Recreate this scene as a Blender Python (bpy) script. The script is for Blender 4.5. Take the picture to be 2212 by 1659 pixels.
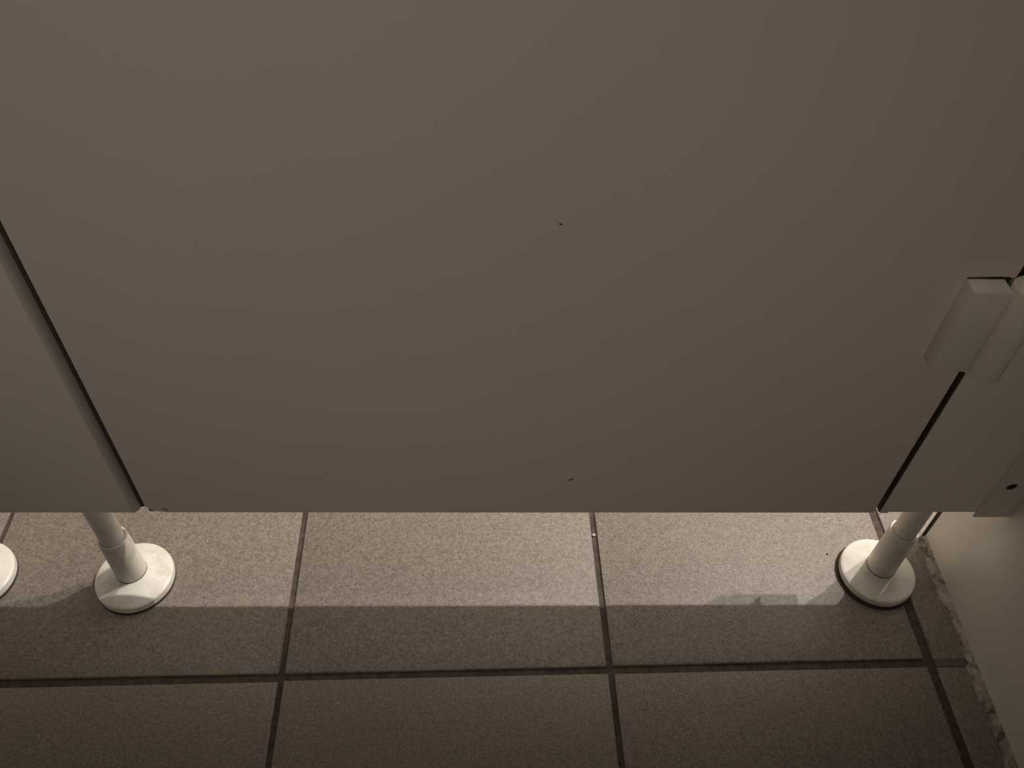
import bpy, bmesh, math, random
from mathutils import Matrix, Vector

for o in list(bpy.data.objects):
    bpy.data.objects.remove(o, do_unlink=True)
scene = bpy.context.scene
C = scene.collection

# ------------------------------------------------------------------ camera
cam_data = bpy.data.cameras.new('camera')
cam_data.sensor_fit = 'HORIZONTAL'
cam_data.sensor_width = 36.0
cam_data.lens = 1853.0 / 2212.0 * 36.0
cam_data.clip_start = 0.01
cam = bpy.data.objects.new('camera', cam_data)
C.objects.link(cam)
RIGHT = Vector((0.99936641, -0.01930734, 0.02989997))
UP = Vector((-0.00578444, 0.74080346, 0.67169694))
FWD = Vector((0.03511869, 0.67144431, -0.74022241))
cam.matrix_world = Matrix(((RIGHT.x, UP.x, -FWD.x, 0.0),
                           (RIGHT.y, UP.y, -FWD.y, 0.0),
                           (RIGHT.z, UP.z, -FWD.z, 0.75825),
                           (0, 0, 0, 1)))
scene.camera = cam

# ------------------------------------------------------------------ light
world = bpy.data.worlds.new('world')
scene.world = world
world.use_nodes = True
bg = world.node_tree.nodes['Background']
bg.inputs['Color'].default_value = (1.0, 0.93, 0.85, 1)
bg.inputs['Strength'].default_value = 0.0

def ceiling_lamp(name, loc, watts, color, radius, angle):
    d = bpy.data.lights.new(name, 'SPOT')
    d.energy = watts
    d.color = color
    d.shadow_soft_size = radius
    d.spot_size = math.radians(angle)
    d.spot_blend = 0.6
    o = bpy.data.objects.new(name, d)
    o.location = loc
    C.objects.link(o)
    return o
# two small downlights in the ceiling of the wash room, outside the cubicle
ceiling_lamp('downlight', (1.70, 1.16, 2.47), 142, (1.0, 0.925, 0.85), 0.022, 150)
ceiling_lamp('downlight', (1.12, 1.16, 2.47), 118, (1.0, 0.935, 0.87), 0.022, 150)

# added soft fill light behind the viewer to brighten the door front
ffl = bpy.data.lights.new('front_fill_light', 'SPOT')
ffl.energy = 6.7
ffl.color = (1.0, 0.87, 0.77)
ffl.shadow_soft_size = 0.09
ffl.spot_size = math.radians(72)
ffl.spot_blend = 1.0
ffl_obj = bpy.data.objects.new('front_fill_light', ffl)
ffl_obj.location = (-0.20, -0.58, 0.80)
ffl_obj.rotation_euler = (Vector((-0.06, 0.41, 0.46)) - Vector(ffl_obj.location)).to_track_quat('-Z', 'Y').to_euler()
C.objects.link(ffl_obj)

# added narrow fill light overhead, brightening the hinge top and the floor below
tfl = bpy.data.lights.new('top_fill_light', 'AREA')
tfl.shape = 'RECTANGLE'
tfl.size = 1.04
tfl.size_y = 0.03
tfl.spread = math.radians(12)
tfl.energy = 0.055
tfl.color = (1.0, 0.90, 0.80)
tfl_obj = bpy.data.objects.new('top_fill_light', tfl)
tfl_obj.location = (-0.07, 0.396, 2.44)
C.objects.link(tfl_obj)

vs = scene.view_settings
vs.view_transform = 'Standard'
vs.look = 'None'
vs.gamma = 1.0
vs.use_curve_mapping = False
vs.exposure = 0.0

# ------------------------------------------------------------------ helpers
rnd = random.Random(7)

def link(name, bm, mat, parent=None, smooth=False):
    me = bpy.data.meshes.new(name)
    bm.normal_update()
    bm.to_mesh(me)
    bm.free()
    if mat is not None:
        me.materials.append(mat)
    if smooth:
        for p in me.polygons:
            p.use_smooth = True
        try:
            me.set_sharp_from_angle(angle=math.radians(35))
        except Exception:
            pass
    o = bpy.data.objects.new(name, me)
    C.objects.link(o)
    if parent is not None:
        o.parent = parent
    return o

def empty(name, loc=(0, 0, 0), parent=None):
    o = bpy.data.objects.new(name, None)
    o.empty_display_size = 0.05
    C.objects.link(o)
    o.location = loc
    if parent is not None:
        o.parent = parent
    return o

def tag(o, label=None, category=None, group=None, kind=None):
    if label: o['label'] = label
    if category: o['category'] = category
    if group: o['group'] = group
    if kind: o['kind'] = kind
    return o

def box(x0, x1, y0, y1, z0, z1, bevel=0.0, segs=2, bm=None):
    b = bm or bmesh.new()
    v = [b.verts.new(p) for p in ((x0, y0, z0), (x1, y0, z0), (x1, y1, z0), (x0, y1, z0),
                                  (x0, y0, z1), (x1, y0, z1), (x1, y1, z1), (x0, y1, z1))]
    fs = [b.faces.new([v[i] for i in q]) for q in ((0, 3, 2, 1), (4, 5, 6, 7), (0, 1, 5, 4),
                                                   (1, 2, 6, 5), (2, 3, 7, 6), (3, 0, 4, 7))]
    if bevel > 0:
        es = list({e for f in fs for e in f.edges})
        bmesh.ops.bevel(b, geom=es, offset=bevel, segments=segs, profile=0.5, affect='EDGES')
    return b

def prism_xz(pts, y0, y1, bm=None):
    """outline in x/z, counter-clockwise seen from -y, extruded along y"""
    b = bm or bmesh.new()
    a = [b.verts.new((x, y0, z)) for x, z in pts]
    c = [b.verts.new((x, y1, z)) for x, z in pts]
    b.faces.new(a)
    b.faces.new(c[::-1])
    n = len(pts)
    for i in range(n):
        j = (i + 1) % n
        b.faces.new((a[j], a[i], c[i], c[j]))
    bmesh.ops.recalc_face_normals(b, faces=b.faces[:])
    return b

def prism_xy(pts, z0, z1):
    b = bmesh.new()
    a = [b.verts.new((x, y, z0)) for x, y in pts]
    c = [b.verts.new((x, y, z1)) for x, y in pts]
    b.faces.new(a[::-1])
    b.faces.new(c)
    n = len(pts)
    for i in range(n):
        j = (i + 1) % n
        b.faces.new((a[i], a[j], c[j], c[i]))
    bmesh.ops.recalc_face_normals(b, faces=b.faces[:])
    return b

def lathe(profile, seg=64):
    """profile: (radius, z) from bottom axis to top axis"""
    b = bmesh.new()
    rings = []
    for r, z in profile:
        if r < 1e-6:
            rings.append([b.verts.new((0, 0, z))])
        else:
            rings.append([b.verts.new((r * math.cos(2 * math.pi * k / seg), r * math.sin(2 * math.pi * k / seg), z)) for k in range(seg)])
    for p, q in zip(rings, rings[1:]):
        for k in range(seg):
            l = (k + 1) % seg
            if len(p) == 1 and len(q) > 1:
                b.faces.new((p[0], q[l], q[k]))
            elif len(q) == 1 and len(p) > 1:
                b.faces.new((p[k], p[l], q[0]))
            elif len(p) > 1:
                b.faces.new((p[k], p[l], q[l], q[k]))
    bmesh.ops.recalc_face_normals(b, faces=b.faces[:])
    return b

# ------------------------------------------------------------------ materials
def new_mat(name):
    m = bpy.data.materials.new(name)
    m.use_nodes = True
    nt = m.node_tree
    return m, nt, nt.nodes['Principled BSDF']

def noise(nt, scale, detail=3, rough=0.55):
    tc = nt.nodes.new('ShaderNodeTexCoord')
    n = nt.nodes.new('ShaderNodeTexNoise')
    n.inputs['Scale'].default_value = scale
    n.inputs['Detail'].default_value = detail
    n.inputs['Roughness'].default_value = rough
    nt.links.new(tc.outputs['Object'], n.inputs['Vector'])
    return n

def ramp(nt, src, stops):
    r = nt.nodes.new('ShaderNodeValToRGB')
    r.color_ramp.elements[0].position = stops[0][0]
    r.color_ramp.elements[0].color = (*stops[0][1], 1)
    r.color_ramp.elements[1].position = stops[-1][0]
    r.color_ramp.elements[1].color = (*stops[-1][1], 1)
    for p, c in stops[1:-1]:
        e = r.color_ramp.elements.new(p)
        e.color = (*c, 1)
    nt.links.new(src, r.inputs['Fac'])
    return r

def bump(nt, src, bsdf, strength, dist):
    b = nt.nodes.new('ShaderNodeBump')
    b.inputs['Strength'].default_value = strength
    b.inputs['Distance'].default_value = dist
    nt.links.new(src, b.inputs['Height'])
    nt.links.new(b.outputs['Normal'], bsdf.inputs['Normal'])

def mixed(nt, a, b, fac, mode='MULTIPLY'):
    m = nt.nodes.new('ShaderNodeMix')
    m.data_type = 'RGBA'
    m.blend_type = mode
    m.inputs[0].default_value = fac
    nt.links.new(a, m.inputs[6])
    nt.links.new(b, m.inputs[7])
    return m.outputs[2]

def laminate(name, col, rough=0.42, spread=0.05, grain=900):
    m, nt, p = new_mat(name)
    big = noise(nt, 3.0, 3)
    lo = tuple(c * (1 - spread) for c in col)
    r = ramp(nt, big.outputs['Fac'], [(0.3, lo), (0.7, col)])
    nt.links.new(r.outputs['Color'], p.inputs['Base Color'])
    p.inputs['Roughness'].default_value = rough
    fine = noise(nt, grain, 2)
    bump(nt, fine.outputs['Fac'], p, 0.12, 0.0003)
    return m

M_DOOR = laminate('door_laminate', (0.80, 0.725, 0.65), 0.45)
M_PANEL = laminate('panel_laminate', (0.85, 0.79, 0.71), 0.40)
M_SHADED_PROFILE = laminate('shaded_profile_plastic', (0.62, 0.57, 0.51), 0.5)  # darker than the panel, painting the shade towards the door gap
M_BRACKET = laminate('bracket_metal_paint', (0.78, 0.73, 0.66), 0.5)
M_HINGE = laminate('hinge_plastic', (0.82, 0.76, 0.65), 0.5)
M_WALL = laminate('wall_paint', (0.90, 0.865, 0.79), 0.30, 0.06, 300)
M_ROOM = laminate('room_paint', (0.84, 0.80, 0.75), 0.7, 0.04, 300)
M_BACK = laminate('cubicle_back_paint', (0.40, 0.38, 0.35), 0.7, 0.04, 300)

def core_material():
    m, nt, p = new_mat('chipboard_core')
    n = noise(nt, 700, 4)
    r = ramp(nt, n.outputs['Fac'], [(0.35, (0.022, 0.014, 0.009)), (0.7, (0.07, 0.045, 0.028))])
    nt.links.new(r.outputs['Color'], p.inputs['Base Color'])
    p.inputs['Roughness'].default_value = 0.9
    return m
M_CORE = core_material()

def foot_material():
    m, nt, p = new_mat('foot_plastic')
    n = noise(nt, 60, 5, 0.65)
    r = ramp(nt, n.outputs['Fac'], [(0.28, (0.70, 0.66, 0.57)), (0.5, (0.85, 0.825, 0.76))])
    n2 = noise(nt, 420, 2)
    r2 = ramp(nt, n2.outputs['Fac'], [(0.24, (0.35, 0.31, 0.26)), (0.31, (1, 1, 1))])
    nt.links.new(mixed(nt, r.outputs['Color'], r2.outputs['Color'], 0.8), p.inputs['Base Color'])
    p.inputs['Roughness'].default_value = 0.33
    return m
M_FOOT = foot_material()

def leg_material():
    m, nt, p = new_mat('leg_plastic')
    n = noise(nt, 90, 4)
    r = ramp(nt, n.outputs['Fac'], [(0.3, (0.74, 0.70, 0.62)), (0.6, (0.83, 0.79, 0.71))])
    nt.links.new(r.outputs['Color'], p.inputs['Base Color'])
    p.inputs['Roughness'].default_value = 0.4
    return m
M_LEG = leg_material()

def plain(name, col, rough=0.8, scale=300, spread=0.4):
    m, nt, p = new_mat(name)
    n = noise(nt, scale, 4)
    r = ramp(nt, n.outputs['Fac'], [(0.3, tuple(c * (1 - spread) for c in col)), (0.7, col)])
    nt.links.new(r.outputs['Color'], p.inputs['Base Color'])
    p.inputs['Roughness'].default_value = rough
    return m
M_DARK = plain('dark_recess', (0.02, 0.016, 0.012))
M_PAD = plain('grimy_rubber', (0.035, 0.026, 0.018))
M_GAP_SHADE = plain('brown_gap_shade', (0.085, 0.066, 0.052))  # dark brown that paints the shade inside the door gaps
M_SCUFF = plain('scuff_mark', (0.09, 0.06, 0.04))
M_CRUMB = plain('pale_crumb', (0.75, 0.72, 0.66))
M_GRIT = plain('dark_grit', (0.04, 0.03, 0.02))

def tile_material():
    m, nt, p = new_mat('speckled_tile')
    tc = nt.nodes.new('ShaderNodeTexCoord')
    oi = nt.nodes.new('ShaderNodeObjectInfo')
    mul = nt.nodes.new('ShaderNodeVectorMath'); mul.operation = 'SCALE'
    mul.inputs[0].default_value = (7.3, 3.1, 5.7)
    nt.links.new(oi.outputs['Random'], mul.inputs['Scale'])
    add = nt.nodes.new('ShaderNodeVectorMath'); add.operation = 'ADD'
    nt.links.new(tc.outputs['Object'], add.inputs[0]); nt.links.new(mul.outputs['Vector'], add.inputs[1])
    def nz(scale, detail, rough):
        n = noise(nt, scale, detail, rough)
        nt.links.new(add.outputs['Vector'], n.inputs['Vector'])
        return n
    fine = nz(600, 2, 0.6)
    r = ramp(nt, fine.outputs['Fac'], [(0.26, (0.140, 0.113, 0.092)), (0.43, (0.235, 0.200, 0.170)),
                                       (0.58, (0.310, 0.270, 0.234)), (0.76, (0.375, 0.335, 0.297))])
    mid = nz(230, 3, 0.6)
    r2 = ramp(nt, mid.outputs['Fac'], [(0.30, (0.76, 0.74, 0.71)), (0.62, (1, 1, 1))])
    big = nz(6, 3, 0.5)
    r3 = ramp(nt, big.outputs['Fac'], [(0.3, (0.92, 0.91, 0.90)), (0.7, (1, 1, 1))])
    c = mixed(nt, r.outputs['Color'], r2.outputs['Color'], 1.0)
    c = mixed(nt, c, r3.outputs['Color'], 1.0)
    nt.links.new(c, p.inputs['Base Color'])
    p.inputs['Roughness'].default_value = 0.55
    bump(nt, mid.outputs['Fac'], p, 0.10, 0.0006)
    return m
M_TILE = tile_material()

def grout_material():
    m, nt, p = new_mat('grout')
    n = noise(nt, 120, 5, 0.7)
    r = ramp(nt, n.outputs['Fac'], [(0.3, (0.045, 0.032, 0.025)), (0.7, (0.125, 0.098, 0.080))])
    nt.links.new(r.outputs['Color'], p.inputs['Base Color'])
    p.inputs['Roughness'].default_value = 0.9
    bump(nt, n.outputs['Fac'], p, 0.5, 0.001)
    return m
M_GROUT = grout_material()

def caulk_material():
    m, nt, p = new_mat('old_sealant')
    n = noise(nt, 75, 5, 0.7)
    r = ramp(nt, n.outputs['Fac'], [(0.38, (0.10, 0.08, 0.06)), (0.46, (0.33, 0.29, 0.24)), (0.60, (0.46, 0.42, 0.37)), (0.72, (0.62, 0.58, 0.53))])
    nt.links.new(r.outputs['Color'], p.inputs['Base Color'])
    p.inputs['Roughness'].default_value = 0.6
    bump(nt, n.outputs['Fac'], p, 0.6, 0.002)
    return m
M_CAULK = caulk_material()

# ------------------------------------------------------------------ floor
PHI = 0.01641            # the tile grid is turned slightly against the door
T = 0.300
XA, YR = -0.17459, 0.33151
floor = link('floor', box(-1.9, 3.0, -1.0, 2.0, -0.05, -0.0028), M_GROUT)
tag(floor, kind='structure')
JX, JY = 0.0056, 0.0076   # joint widths
def tile_mesh():
    b = box(-T / 2 + JX / 2, T / 2 - JX / 2, -T / 2 + JY / 2, T / 2 - JY / 2, -0.006, 0.0)
    top = [e for e in b.edges if all(abs(v.co.z) < 1e-9 for v in e.verts)]
    bmesh.ops.bevel(b, geom=top, offset=0.0012, segments=2, profile=0.5, affect='EDGES')
    me = bpy.data.meshes.new('tile')
    b.normal_update(); b.to_mesh(me); b.free()
    me.materials.append(M_TILE)
    for p in me.polygons:
        p.use_smooth = True
    me.set_sharp_from_angle(angle=math.radians(50))
    return me
TILE = tile_mesh()
cph, sph = math.cos(PHI), math.sin(PHI)
for i in range(-5, 10):
    for j in range(-4, 7):
        n = XA + T / 2 + i * T
        m_ = YR + T / 2 + j * T
        if i >= 2:
            n += 0.0035                      # the cut column by the wall sits a little off the grid
        x = n * cph - m_ * sph
        y = n * sph + m_ * cph
        if not (-1.72 < x < 2.82 and -0.82 < y < 1.85):
            continue
        o = bpy.data.objects.new('tile', TILE)
        C.objects.link(o)
        o.location = (x + rnd.uniform(-.0006, .0006), y + rnd.uniform(-.0006, .0006), rnd.uniform(-0.0004, 0.0))
        o.rotation_euler = (rnd.uniform(-.0008, .0008), rnd.uniform(-.0008, .0008), PHI + rnd.uniform(-.0015, .0015))
        o.parent = floor

# joints of the cut column are filled nearly flush with pale grout
M_FILL = plain('smeared_grout', (0.17, 0.145, 0.12), 0.85, 150, 0.45)
for j in (0, 1):
    n0 = XA + 2 * T + 0.0065
    m0 = YR + j * T
    f = link('grout_fill', box(0, 0.034, -JY / 2, JY / 2, -0.003, -0.0008), M_FILL, floor)
    f.location = (n0 * cph - m0 * sph, n0 * sph + m0 * cph, 0)
    f.rotation_euler = (0, 0, PHI)

# ------------------------------------------------------------------ walls
XW = 0.463               # face of the wall on the right
YE = 0.4785              # where that wall ends, just beyond the cubicle front
wall_right = link('wall_right', box(XW, XW + 0.13, -0.80, YE, 0.0, 2.5), M_WALL)
tag(wall_right, kind='structure')
# dark line down the wall's outer corner
cl = link('corner_line', box(XW - 0.0006, XW + 0.004, YE - 0.0035, YE + 0.0008, 0.0, 1.99), M_DARK, wall_right)
cl['label'] = 'dark line down the outer corner of the wall'

# ragged old sealant between tiles and wall
def caulk():
    b = bmesh.new()
    r = random.Random(3)
    N = 260
    y0, y1 = -0.3, YE - 0.004
    rows = []
    for k in range(N + 1):
        y = y0 + (y1 - y0) * k / N
        w = 0.0082 + r.uniform(-0.0004, 0.0004) + 0.0012 * math.sin(y * 63) + 0.0006 * math.sin(y * 190)
        if 0.335 < y < 0.39:
            w *= 0.55 + 0.3 * r.random()
        elif r.random() < 0.08:
            w *= 0.7
        h = 0.0040 + r.uniform(-0.0008, 0.0008)
        rows.append([b.verts.new((XW - w, y, -0.0005)), b.verts.new((XW - w * 0.8, y, 0.0012 + r.uniform(0, .0005))),
                     b.verts.new((XW - w * 0.35, y, 0.0021 + r.uniform(0, .0006))), b.verts.new((XW + 0.0002, y, h)),
                     b.verts.new((XW + 0.0002, y, -0.0005))])
    for p, q in zip(rows, rows[1:]):
        for s in range(5):
            t = (s + 1) % 5
            b.faces.new((p[s], p[t], q[t], q[s]))
    b.faces.new(rows[0]); b.faces.new(rows[-1][::-1])
    bmesh.ops.recalc_face_normals(b, faces=b.faces[:])
    return b
sealant = link('sealant_strip', caulk(), M_CAULK, wall_right)
sealant['label'] = 'ragged dirty sealant along the foot of the wall'

def flake(y, w, seed):
    r = random.Random(seed)
    pts = [(XW - 0.0046 + w * 0.42 * math.cos(2 * math.pi * k / 9) * r.uniform(.6, 1.1), y + w * math.sin(2 * math.pi * k / 9) * r.uniform(.6, 1.1)) for k in range(9)]
    o = link('sealant_flake', prism_xy(pts, 0.0010, 0.0034), M_CRUMB, wall_right)
    o['label'] = 'pale flake of loose sealant'
flake(0.3405, 0.0052, 5)
flake(0.3275, 0.0040, 6)

# the rest of the cubicle and of the wash room, outside the picture
tag(link('wall_back', box(-0.75, XW, -0.80, -0.70, 0.0, 2.5), M_BACK), kind='structure')
tag(link('wall_left', box(-0.66, -0.63, -0.70, 0.412, 0.14, 2.5), M_BACK), kind='structure')
tag(link('wall_front', box(-1.75, 2.85, 1.75, 1.85, 0.0, 2.5), M_ROOM), kind='structure')
tag(link('wall_end', box(2.75, 2.85, -0.80, 1.75, 0.0, 2.5), M_ROOM), kind='structure')
tag(link('wall_side', box(-1.75, -1.65, -0.80, 1.75, 0.0, 2.5), M_ROOM), kind='structure')
tag(link('ceiling', box(-1.75, 2.85, -0.80, 1.85, 2.5, 2.55), M_ROOM), kind='structure')

# ------------------------------------------------------------------ door
YF = 0.412               # front of door and panels
TD = 0.030               # their thickness
DX0, DX1 = -0.2810, 0.3408
DZ0, DZ1 = 0.1402, 2.45  # door and panels: unseen height added to keep outside light out
door = empty('door_1', ((DX0 + DX1) / 2, YF + TD / 2, DZ0))
tag(door, 'large plain pale cubicle door with a chipped lower left corner', 'door', kind='structure')
def in_door(o):
    o.matrix_parent_inverse = Matrix.Translation(-door.location)
    return o
SK = 0.0009
# white facing with its chipped lower left corner (x, z)
chip = [(DX0 + 0.0148, DZ0), (DX0 + 0.0108, DZ0 + 0.0012), (DX0 + 0.0070, DZ0 + 0.0018), (DX0 + 0.0036, DZ0 + 0.0034), (DX0 + 0.0028, DZ0 + 0.0046)]
outline = [(DX1, DZ0), (DX1, DZ1), (DX0, DZ1), (DX0, DZ0 + 0.0105), (DX0 + 0.0012, DZ0 + 0.0070)] + chip[::-1]
in_door(link('front_facing', prism_xz(outline, YF, YF + SK), M_DOOR, door))
in_door(link('core', box(DX0 + 0.0012, DX1 - 0.0006, YF + SK, YF + TD - SK, DZ0 + 0.0004, DZ1 - 0.001), M_CORE, door))
in_door(link('back_facing', box(DX0, DX1, YF + TD - SK, YF + TD, DZ0, DZ1), M_DOOR, door))
eb = in_door(link('edge_band', box(DX0, DX0 + 0.0011, YF + SK, YF + TD - SK, DZ0 + 0.008, DZ1), M_DOOR, door))
in_door(link('edge_band', box(DX1 - 0.0005, DX1, YF + SK, YF + TD - SK, DZ0, DZ1), M_DOOR, door))
def splinter(pts, name, mat, parent, label=None, t=0.00025):
    o = in_door(link(name, prism_xz(pts, YF - t, YF + 0.0002), mat, parent))
    if label:
        o['label'] = label
    return o
def blot(x, z, w, h, ang, seed):
    r = random.Random(seed)
    pts = []
    for k in range(9):
        a = 2 * math.pi * k / 9
        q = r.uniform(0.55, 1.1)
        px, pz = w / 2 * math.cos(a) * q, h / 2 * math.sin(a) * q
        pts.append((x + px * math.cos(ang) - pz * math.sin(ang), z + px * math.sin(ang) + pz * math.cos(ang)))
    return pts
splinter(blot(0.0462, 0.4457, 0.0030, 0.0013, -0.7, 1), 'scuff', M_SCUFF, door, 'small dark nick high on the door')
splinter(blot(0.0731, 0.1882, 0.0042, 0.0016, 0.45, 2), 'scuff', M_SCUFF, door, 'small dark nick low on the door')
splinter([(DX0 + 0.0125, DZ0 + 0.0051), (DX0 + 0.0180, DZ0 + 0.0030), (DX0 + 0.0184, DZ0 + 0.0036), (DX0 + 0.0130, DZ0 + 0.0056)],
         'scratch', M_SCUFF, door, 'thin dark scratch beside the chipped corner')

# hinge of the door: block on the door, round barrel over the gap
HX0, HX1, HZ0, HZ1, HY = 0.3083, 0.3335, 0.3353, 0.4075, 0.3970
hinge_block = box(HX0, HX1, HY, YF, HZ0, HZ1, 0.0010, 2)
hl = in_door(link('hinge_leaf', hinge_block, M_HINGE, door, smooth=True))
hl['label'] = 'cream plastic hinge block screwed to the door'
BR = 0.0125
BX, BY = HX1 + 0.0007 + BR, 0.4005
bb = lathe([(0, 0.3312), (BR - 0.0025, 0.3312), (BR - 0.0008, 0.3318), (BR, 0.3336), (BR, 0.4085), (BR - 0.0006, 0.4097), (BR - 0.0018, 0.4102), (0, 0.4102)], 48)
bmesh.ops.translate(bb, vec=(BX, BY, 0), verts=bb.verts[:])
hb = in_door(link('hinge_barrel', bb, M_HINGE, door, smooth=True))
hb['label'] = 'round cream hinge barrel over the gap'
# dark filler and play behind the block's top
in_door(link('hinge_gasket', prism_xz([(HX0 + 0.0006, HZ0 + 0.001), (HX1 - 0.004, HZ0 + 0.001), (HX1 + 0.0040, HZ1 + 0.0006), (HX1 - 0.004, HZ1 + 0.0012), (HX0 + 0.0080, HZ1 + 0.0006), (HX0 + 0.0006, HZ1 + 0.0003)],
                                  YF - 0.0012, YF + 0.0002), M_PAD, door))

# ------------------------------------------------------------------ feet and panels
def build_leg(panel, px, py, ztop, sleeve_h, gap_dx, gap_dy, label, pad=0.0):
    leg = empty('leg', (0, 0, 0), panel)
    leg['label'] = label
    def put(o, mat=None):
        o.data.transform(Matrix.Translation(Vector((px, py, 0))) if mat is None else mat)
        return o
    R = 0.0368
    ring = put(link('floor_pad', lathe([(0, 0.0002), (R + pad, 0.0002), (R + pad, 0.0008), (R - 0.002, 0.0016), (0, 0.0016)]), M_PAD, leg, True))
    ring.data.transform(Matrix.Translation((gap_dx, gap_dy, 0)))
    put(link('base_disc', lathe([(0, 0.0012), (R - 0.0014, 0.0012), (R - 0.0003, 0.0022), (R, 0.0040), (R - 0.0006, 0.0088), (R - 0.0016, 0.0099), (R - 0.0030, 0.0104),
                                 (0.0148, 0.0182), (0.0142, 0.0184), (0, 0.0184)], 96), M_FOOT, leg, True))
    put(link('joint_ring', lathe([(0.010, 0.0178), (0.01435, 0.0178), (0.01435, 0.0190), (0.010, 0.0190), (0.010, 0.0178)], 64), M_PAD, leg, True))
    put(link('sleeve', lathe([(0, 0.0189), (0.0140, 0.0189), (0.0142, 0.0194), (0.0132, sleeve_h - 0.0012), (0.0127, sleeve_h), (0.0112, sleeve_h), (0.0112, sleeve_h - 0.004), (0, sleeve_h - 0.004)], 64), M_LEG, leg, True))
    put(link('rod', lathe([(0, sleeve_h - 0.010), (0.0107, sleeve_h - 0.010), (0.0107, ztop), (0, ztop)], 64), M_LEG, leg, True))
    return leg

PZ = 0.1392
LX0, LX1 = -0.63, -0.2876
left_panel = empty('cubicle_partition', (-0.41, YF + TD / 2, 0.0))
tag(left_panel, 'pale narrow cubicle panel left of the door, standing on two white feet', 'partition', kind='thing')
def in_panel(o, panel):
    o.matrix_parent_inverse = Matrix.Translation(-panel.location)
    return o
in_panel(link('board', box(LX0, LX1 - 0.0061, YF, YF + TD, PZ, 2.45, 0.0006, 1), M_PANEL, left_panel), left_panel)
# rounded edge profile of the left panel
pts = [(LX1 - 0.0062, YF + TD), (LX1 - 0.0062, YF + 0.0001)]
RR = 0.0062
for k in range(0, 11):
    a = math.pi / 2 * k / 10
    pts.append((LX1 - RR + RR * math.sin(a), YF + 0.0001 + 0.0120 * (1 - math.cos(a))))
pts.append((LX1, YF + TD))
in_panel(link('edge_profile', prism_xy(pts, PZ, 2.45), M_SHADED_PROFILE, left_panel, smooth=True), left_panel)
gs = in_panel(link('gap_shade_strip', box(LX1 - 0.0030, LX1 + 0.0022, YF + 0.0058, YF + TD, PZ + 0.0005, 2.45, 0.0006, 1), M_GAP_SHADE, left_panel), left_panel)  # dark strip put in the gap in place of its shade
gs['label'] = 'dark strip standing in for shade in the gap beside the door'
# door stop behind the latch-side gap, its dark colour painting the gap's shade
in_panel(link('door_stop', box(LX1 - 0.012, DX0 + 0.012, YF + TD + 0.001, YF + TD + 0.013, PZ, 2.45), M_GAP_SHADE, left_panel), left_panel)
for lx, ly, sh, lab, dx, dy in ((-0.3348, 0.4270, 0.0770, 'white plastic foot and leg left of the door, near its lower corner', 0.0002, -0.0006),
                                (-0.4878, 0.4290, 0.0770, 'white plastic foot cut off by the left edge of the picture', 0.0002, -0.0006)):
    leg = build_leg(left_panel, lx, ly, PZ + 0.004, sh, dx, dy, lab)
    leg.matrix_parent_inverse = Matrix.Translation(-left_panel.location)

RX0 = 0.3462
right_panel = empty('cubicle_partition', (0.40, YF + TD / 2, 0.0))
tag(right_panel, 'narrow pale cubicle panel between the door hinge and the wall, with one white foot', 'partition', kind='thing')
in_panel(link('board', box(RX0 + 0.008, XW - 0.0005, YF, YF + TD, 0.1408, 2.45, 0.0005, 1), M_PANEL, right_panel), right_panel)
in_panel(link('edge_profile', box(RX0 + 0.0008, RX0 + 0.0082, YF + 0.0001, YF + TD, 0.1390, 2.45, 0.0004, 1), M_PANEL, right_panel), right_panel)
in_panel(link('door_stop', box(DX1 - 0.014, RX0 + 0.014, YF + TD + 0.001, YF + TD + 0.013, 0.1485, 2.45), M_GAP_SHADE, right_panel), right_panel)  # stop coloured dark to paint shade behind the hinge gap
gs = in_panel(link('gap_shade_strip', box(RX0 - 0.0004, RX0 + 0.0009, YF + 0.0008, YF + TD, 0.1400, 2.45, 0.0002, 1), M_GAP_SHADE, right_panel), right_panel)  # thin dark strip painting the hinge gap's shade on the panel edge
gs['label'] = 'dark strip standing in for shade in the gap beside the hinge'
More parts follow.
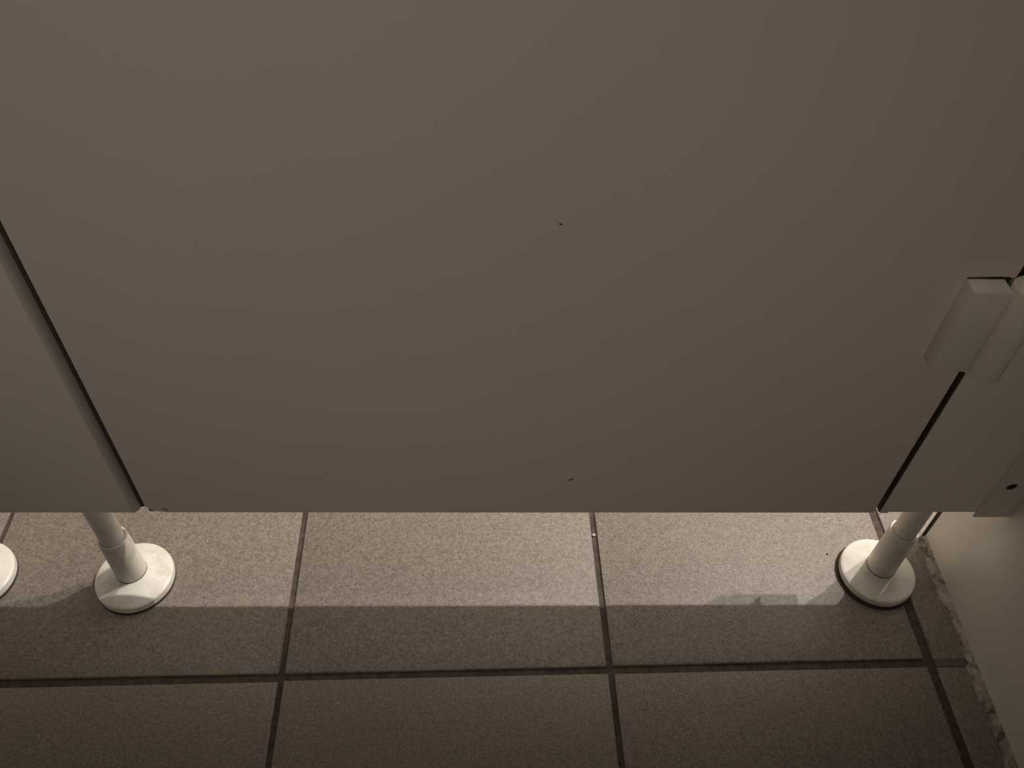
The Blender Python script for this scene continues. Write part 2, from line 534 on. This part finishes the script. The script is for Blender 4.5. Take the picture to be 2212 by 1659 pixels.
# metal strip that fixes the panel to the wall, with an open screw hole
SX0, SX1, SZ0, HCX, HCZ, HR = 0.4308, XW - 0.0002, 0.1357, 0.4449, 0.1800, 0.0052
def strip_mesh():
    b = bmesh.new()
    yf, yb = YF - 0.0016, YF
    n = 32
    half = 0.0125
    def rect_pt(a):
        c, s = math.cos(a), math.sin(a)
        xr = (SX1 - HCX) if c > 0 else (HCX - SX0)
        k = min(xr / abs(c) if abs(c) > 1e-6 else 9, half / abs(s) if abs(s) > 1e-6 else 9)
        return HCX + c * k, HCZ + s * k
    angs = sorted({2 * math.pi * k / n for k in range(n)} |
                  {math.atan2(sz * half, dx) % (2 * math.pi) for sz in (-1, 1) for dx in (SX1 - HCX, SX0 - HCX)})
    inner, outer, back = [], [], []
    for a in angs:
        inner.append(b.verts.new((HCX + HR * math.cos(a), yf, HCZ + HR * math.sin(a))))
        back.append(b.verts.new((HCX + HR * 0.8 * math.cos(a), yb, HCZ + HR * 0.8 * math.sin(a))))
        x, z = rect_pt(a)
        outer.append(b.verts.new((x, yf, z)))
    m = len(angs)
    for k in range(m):
        l = (k + 1) % m
        b.faces.new((inner[k], inner[l], outer[l], outer[k]))
        b.faces.new((back[k], back[l], inner[l], inner[k]))
    bmesh.ops.recalc_face_normals(b, faces=b.faces[:])
    for f in b.faces:
        pass
    for z0, z1 in ((SZ0, HCZ - half), (HCZ + half, 2.0)):
        v = [b.verts.new(p) for p in ((SX0, yf, z0), (SX1, yf, z0), (SX1, yf, z1), (SX0, yf, z1))]
        b.faces.new(v)
    # sides and underside
    for q in (((SX0, yf, SZ0), (SX0, yb, SZ0), (SX0, yb, 2.0), (SX0, yf, 2.0)),
              ((SX0, yf, SZ0), (SX1, yf, SZ0), (SX1, yb, SZ0), (SX0, yb, SZ0)),
              ((SX0, yb, SZ0), (SX1, yb, SZ0), (SX1, yb, 0.1412), (SX0, yb, 0.1412))):
        b.faces.new([b.verts.new(p) for p in q])
    bmesh.ops.remove_doubles(b, verts=b.verts[:], dist=1e-6)
    return b
ws = in_panel(link('wall_strip', strip_mesh(), M_BRACKET, right_panel), right_panel)
ws['label'] = 'painted metal strip joining panel and wall'
hole = lathe([(0, 0), (HR * 0.82, 0), (HR * 0.82, 0.0004), (0, 0.0004)], 32)
bmesh.ops.rotate(hole, cent=(0, 0, 0), matrix=Matrix.Rotation(math.pi / 2, 3, 'X'), verts=hole.verts[:])
bmesh.ops.translate(hole, vec=(HCX, YF - 0.00005, HCZ), verts=hole.verts[:])
ho = link('screw_hole', hole, M_DARK, ws)
ho['label'] = 'dark open screw hole in the strip'
leg = build_leg(right_panel, 0.3970, 0.4310, 0.145, 0.0815, -0.0016, -0.0010, 'white plastic foot and leg under the right panel, with grimy rim', 0.0013)
leg.matrix_parent_inverse = Matrix.Translation(-right_panel.location)

# ------------------------------------------------------------------ specks on the floor
def crumb(name, x, y, size, mat, label, seed, z=0.0):
    b = bmesh.new()
    bmesh.ops.create_icosphere(b, subdivisions=1, radius=size / 2)
    r = random.Random(seed)
    for v in b.verts:
        v.co *= r.uniform(0.7, 1.15)
        v.co.z *= 0.6
    lo = min(v.co.z for v in b.verts)
    o = link(name, b, mat)
    o.location = (x, y, z - lo * 1.0 - 0.0001)
    tag(o, label, 'crumb')
crumb('crumb', -0.1260, 0.3046, 0.0026, M_CRUMB, 'tiny white crumb on the dark tile nearest the viewer', 1)
crumb('crumb', -0.2764, 0.4702, 0.0018, M_CRUMB, 'tiny white crumb on the lit tile right of the left foot', 2)
crumb('crumb', 0.1167, 0.4788, 0.0046, M_CRUMB, 'white flake lying in the joint between two lit tiles', 3, -0.0024)
crumb('grit', 0.3548, 0.4549, 0.0022, M_GRIT, 'tiny dark grit on the lit tile beside the right foot', 4)
